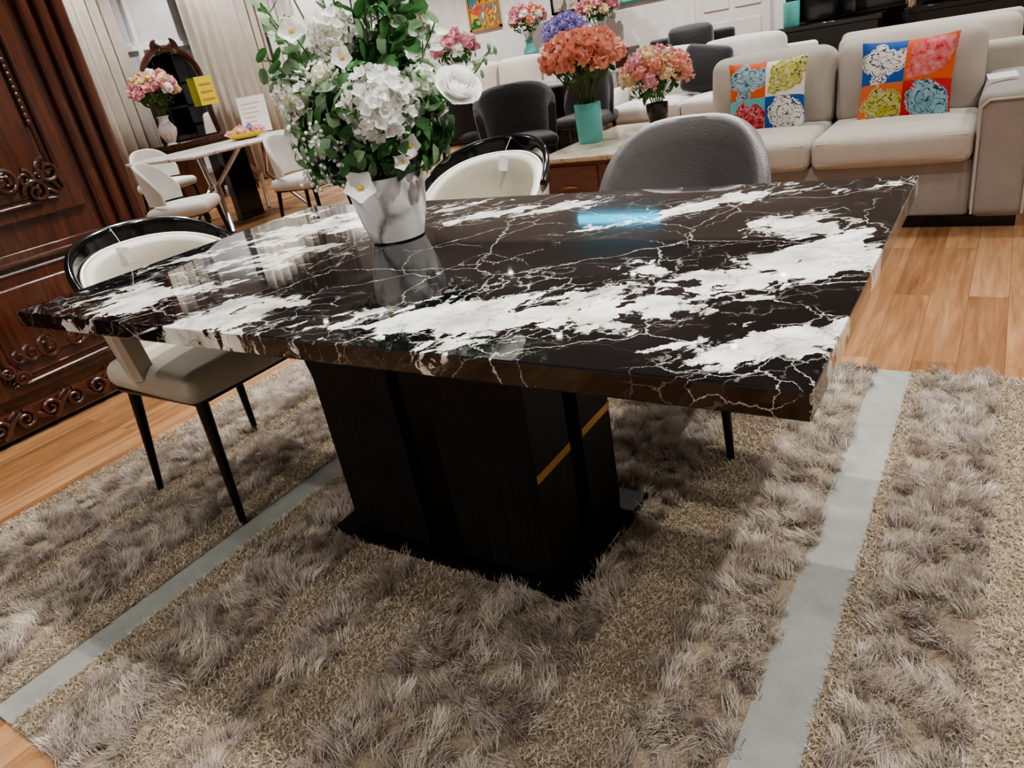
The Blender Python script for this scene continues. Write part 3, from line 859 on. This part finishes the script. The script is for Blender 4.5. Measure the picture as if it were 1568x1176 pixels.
c.obj('carvings', M_CARVE, g)
hd = MB()
for y in (-.24,-.30,-.96): hd.add(tube([(.03,y,1.35),(.045,y,1.40),(.045,y,1.50),(.03,y,1.55)], .007, 8)); hd.add(box(-.01,.03,y-.006,y+.006,1.34,1.36)); hd.add(box(-.01,.03,y-.006,y+.006,1.54,1.56))
hd.obj('handles', M_GOLD, g)

# ---------------------------------------------------------------- background: white table group
g = group('marble_dining_table', (-5.30,3.45,0))
MB().add(rbox(1.1,1.6,.03,.012,3,2), 0, T(0,0,.735)).obj('top', M_WMARB, g)
t = MB()
for (sx, sy) in ((1,1),(1,-1),(-1,1),(-1,-1)):
    t.add(tube([(sx*.34,sy*.50,.0),(sx*.05,sy*.30,.40),(sx*.34,sy*.15,.72)], .024, 8), 0)
t.add(box(-.04,.04,-.14,.14,.02,.72), 1)
t.obj('legs', [M_CHROME, M_BLACKGLOSS], g)
g = group('sign_stand', (-5.62,4.1,.75), 35)
MB().add(box(-.15,.15,-.002,.002,.02,.38)).obj('card', M_TAG, g, smooth=False, rot=(-.12,0,0))
t = MB()
for i in range(6): t.add(box(-.11,-.11+.2*U(.5,1),-.0035,-.0022,.08+i*.045,.09+i*.045))
t.obj('print', mat('red_print', S(222,166,166), .6), g, smooth=False, rot=(-.12,0,0))
MB().add(box(-.08,.08,-.04,.04,0,.02)).obj('foot', M_CHROME, g, smooth=False)
g = group('flower_basket', (-5.35,3.72,.75))
MB().add(lathe([(.09,0),(.15,.02),(.18,.06),(.17,.06),(.14,.03)], 24)).obj('dish', M_YEL, g)
f = MB()
for i in range(16): ruffle(f, (U(-.13,.13),U(-.13,.13),U(.05,.10)), .04, i % 3, i % 3, 12)
f.obj('blooms', [M_PINK, M_PEACH, M_PURP], g, auto=False)

g = group('dressing_table', (-7.55,4.7,0), 90)
t = MB(); t.add(box(-.6,.6,-.22,.22,.70,.76)); t.add(box(-.57,-.17,-.20,.20,.12,.70)); t.add(box(.17,.57,-.20,.20,.12,.70)); t.add(box(-.17,.17,-.19,.20,.55,.70))
for sx in (-.53,-.21,.21,.53):
    for sy in (-.16,.16): t.add(tube([(sx,sy,.13),(sx,sy,0)], [.028,.015], 8))
t.obj('body', M_MAHO, g, bevel=.006)
arch = []
for i in range(25):
    a = PI*i/24; arch.append((.40*math.cos(a), .12, 1.45+.38*math.sin(a)))
arch = [(.42,.12,.78),(.38,.12,1.05)] + arch + [(-.38,.12,1.05),(-.42,.12,.78)]
MB().add(tube(arch, [.038]*len(arch), 8)).obj('mirror_frame', M_MAHO, g)
V = [(x*.95, .125, z) for (x, y, z) in arch]; MB().add((V, [tuple(range(len(V)))])).obj('mirror', M_MIRROR, g, smooth=False)
MB().add(box(-.42,.42,.14,.155,.76,1.6)).obj('mirror_back', M_MAHO, g, smooth=False)
t = MB()
for s_ in (-1,1):
    for r_ in (.09,.06): t.add(tube([(q[1]+s_*.10, .09, q[2]) for q in spiral(0,1.83,r_,1.4,PI/2,-s_,0)], [.016*(1-.5*k/25) for k in range(26)], 7))
t.obj('crest', M_CARVE, g)
MB().add(box(-.13,.13,-.004,0,0,.34)).obj('yellow_sign', mat('yellow_card', S(238,226,80), .5), g, loc=(.36,.05,1.12), smooth=False)
t = MB()
for i in range(3): t.add(box(-.09,.09,-.0065,-.0045,.06+i*.09,.08+i*.09))
t.obj('sign_print', mat('orange_ink', S(220,160,80), .6), g, loc=(.36,.05,1.12), smooth=False)
bouquet('flower_vase', (-7.42,4.22,.76), vase_urn, M_WMARB, None, (.24,.24,.20), .60, 26, .065, [M_PINK, M_PWHITE, M_PEACH, M_PINK], seed=8)

g = group('marble_dining_table', (-3.1,5.55,0))
MB().add(rbox(1.7,1.0,.03,.012,3,2), 0, T(0,0,.735)).obj('top', white_marble('grey_marble', (170,170,172), (90,90,95), 4), g)
t = MB(); t.add(box(-.5,.5,-.18,.18,.04,.72)); t.add(box(-.6,.6,-.28,.28,0,.04)); t.obj('pedestal', M_BLACKGLOSS, g, bevel=.01, smooth=False)
bouquet('flower_vase', (-2.72,5.80,.75), vase_cyl, M_WHITEW, None, (.19,.19,.15), .40, 26, .055, [M_PURP], 'hyd', seed=5)
bouquet('flower_vase', (-3.72,5.25,.75), vase_urn, M_WHITEW, None, (.22,.22,.16), .44, 20, .06, [M_PINK, M_PWHITE], seed=6)
for (x,y,r) in ((-2.1,4.85,0),(-3.3,4.65,180),(-3.0,6.45,0)):
    round_chair('dining_chair', (x,y,0), r, M_BLACKV, .25, .84, .45, z0=0, Phi=80)

def picture(name, x, z, w_, h_, m, fm, y=Y1):
    g = group(name, (x, y-.02, z)); fr = MB(); t = .035
    fr.add(box(-w_/2,w_/2,-.02,.015,-h_/2,-h_/2+t)); fr.add(box(-w_/2,w_/2,-.02,.015,h_/2-t,h_/2)); fr.add(box(-w_/2,-w_/2+t,-.02,.015,-h_/2,h_/2)); fr.add(box(w_/2-t,w_/2,-.02,.015,-h_/2,h_/2))
    fr.obj('frame', fm, g, smooth=False); MB().add(box(-w_/2+t,w_/2-t,-.005,.012,-h_/2+t,h_/2-t)).obj('canvas', m, g, smooth=False)
picture('framed_painting', -6.2, 1.85, .62, .8, abstract_mat('art_a', [(30,110,70),(230,190,60),(220,90,50),(60,140,160),(240,230,200)], 5), M_GOLD)
picture('framed_painting', -3.5, 1.9, .8, 1.0, abstract_mat('art_b', [(120,170,160),(190,210,200),(90,140,130),(220,225,215)], 3), mat('green_frame', S(60,120,105), .4))
picture('framed_painting', -7.6, 1.9, .5, .7, abstract_mat('art_c', [(90,70,60),(180,160,130),(120,60,50),(210,200,180)], 4), M_MAHO)
picture('framed_painting', -4.7, 1.75, .5, .6, abstract_mat('art_d', [(230,226,216),(180,170,150),(210,205,190),(120,110,100)], 4), M_BLACKGLOSS)
def console(loc, w_, m, h_=.85, d_=.4):
    g = group('console_table', loc); t = MB(); t.add(box(-w_/2,w_/2,-d_/2,d_/2,h_-.05,h_)); t.add(box(-w_/2+.04,w_/2-.04,-d_/2+.03,d_/2-.02,h_-.25,h_-.05))
    for sx in (-1,1):
        for sy in (-1,1): t.add(tube([(sx*(w_/2-.06),sy*(d_/2-.06),h_-.2),(sx*(w_/2-.05),sy*(d_/2-.05),0)], [.03,.018], 8))
    t.obj('body', m, g, bevel=.006)
console((-5.3,9.2,0), 1.3, M_BLACKGLOSS)
bouquet('flower_vase', (-5.2,9.2,.85), vase_urn, M_TEAL, None, (.25,.25,.2), .60, 20, .075, [M_PINK, M_PWHITE, M_CORAL], seed=11)
console((-4.0,9.2,0), 1.0, M_MAHO)
bouquet('flower_vase', (-4.0,9.2,.85), vase_cyl, M_WHITEW, None, (.25,.25,.2), .55, 20, .075, [M_PEACH, M_PINK, M_YEL], seed=12)
g = group('display_cabinet', (.1,9.3,0))
t = MB(); W2 = 1.5
t.add(box(-W2,W2,.2,.25,0,2.3))
for z in (0,.75,1.15,1.6,2.25): t.add(box(-W2,W2,-.2,.25,z,z+.05))
for x in (-1.5,-.75,0,.75,1.45): t.add(box(x,x+.05,-.2,.25,0,2.3))
for i in range(4): t.add(box(-1.43+i*.75,-.78+i*.75,-.215,-.2,.07,.73))
t.obj('body', M_BLACKGLOSS, g, bevel=.005, smooth=False)
console((-.75,8.1,0), 1.2, M_BLACKGLOSS, .8); console((.75,8.1,0), 1.4, M_BLACKGLOSS, .8)
M_RED = mat('petal_red', S(214,80,84), .6)
bouquet('flower_vase', (-1.1,8.1,.8), vase_cyl, M_TEAL, None, (.16,.16,.12), .45, 12, .06, [M_PINK, M_RED], seed=13)
bouquet('flower_vase', (.10,7.98,.8), [(.05,0),(.055,.01),(.05,.15),(.055,.30),(.05,.302),(.045,.2)], M_CHROME, None, (.26,.2,.16), .52, 14, .035, [M_PEACH, M_PWHITE], seed=14)
bouquet('flower_vase', (.85,8.0,.8), vase_urn, M_WMARB, None, (.22,.2,.15), .50, 14, .06, [M_RED, M_PINK], seed=15)
slab('led_sign', (-4.95,-3.5,Y1-.05,Y1,3.16,3.28), mat('cyan_led', S(70,200,235), .4, emis=4.0))
g = group('door_1', (-2.2, Y1-.006, 0))
t = MB(); t.add(box(-.5,.5,-.04,0,0,2.1)); t.add(box(-.38,-.04,-.055,-.04,1.1,1.95)); t.add(box(.04,.38,-.055,-.04,1.1,1.95)); t.add(box(-.38,-.04,-.055,-.04,.2,.95)); t.add(box(.04,.38,-.055,-.04,.2,.95))
t.obj('leaf', M_WHITEW, g, bevel=.006, smooth=False)

# ---------------------------------------------------------------- lighting
cans = MB()
M_LAMP = mat('lamp_lens', S(255,250,242), .3, emis=18)
warm = (1.0,.975,.945)
def spot(x, y, e, size=.04, ang=115, tgt=None, col=warm, z=H-.03):
    l = bpy.data.lights.new('downlight', 'SPOT'); l.energy = e; l.shadow_soft_size = size; l.spot_size = math.radians(ang); l.spot_blend = .6; l.color = col
    o = bpy.data.objects.new('downlight', l); bpy.context.collection.objects.link(o); o.location = (x, y, z)
    if tgt: o.rotation_euler = (Vector(tgt)-Vector((x,y,z))).to_track_quat('-Z', 'Y').to_euler()
    o.parent = LG
    cans.add(lathe([(.055,0),(.055,.012),(.03,.012)], 16), 0, T(x,y,H-.013)); cans.add(lathe([(.036,0),(.036,.002)], 16), 1, T(x,y,H-.016))
LG = group('ceiling_downlights')
random.seed(21)
xs = [-7.2,-5.2,-3.2,-1.2,.8,2.8]; ys = [-3.0,-1.0,1.3,3.5,5.6,7.9]
for x in xs:
    for y in ys:
        e = 70
        if y > 3: e = 150
        if y > 3 and x > -1.5: e = 105
        if y > 7: e = 260
        if x < -7 and y > 3: e = 220
        if abs(x+.2) < 1.4 and abs(y) < 1.4: e = 28
        spot(x+U(-.15,.15), y+U(-.15,.15), e)
spot(-.60,2.05,460,.025,74,(-1.15,-.3,0)); spot(.2,.62,270,.025,105,(.2,-.1,0)); spot(2.1,.5,360,.035,85,(1.3,-.3,0)); spot(-.6,-2.3,150,.035,80,(-.6,-1.0,0)); spot(-1.7,1.3,170,.03,80,(-1.35,-.1,0))
cans.obj('fixtures', [M_WHITEW, M_LAMP], LG)
wd = bpy.data.worlds.new('World'); bpy.context.scene.world = wd; wd.use_nodes = True
wd.node_tree.nodes['Background'].inputs[0].default_value = (.9,.93,1,1); wd.node_tree.nodes['Background'].inputs[1].default_value = .3

# ---------------------------------------------------------------- camera
cam = bpy.data.cameras.new('camera'); co = bpy.data.objects.new('camera', cam); bpy.context.collection.objects.link(co)
th = math.radians(24.9); fw = Vector((-.6*math.cos(th), .8*math.cos(th), -math.sin(th)))
r0 = Vector((.8,.6,0)); up0 = r0.cross(fw)
ro = math.radians(10.65)
rt = r0*math.cos(ro)-up0*math.sin(ro); up = r0*math.sin(ro)+up0*math.cos(ro)
Mx = Matrix((rt, up, -fw)).transposed().to_4x4(); Mx.translation = Vector((1.062,-1.201,1.125))
co.matrix_world = Mx; cam.sensor_width = 36; cam.lens = 36*1092/1568; cam.clip_start = .05
bpy.context.scene.camera = co
try:
    bpy.context.scene.view_settings.view_transform = 'AgX'
    bpy.context.scene.view_settings.look = 'AgX - Medium High Contrast'
except Exception as ex: print(ex)
bpy.context.scene.view_settings.exposure = .25
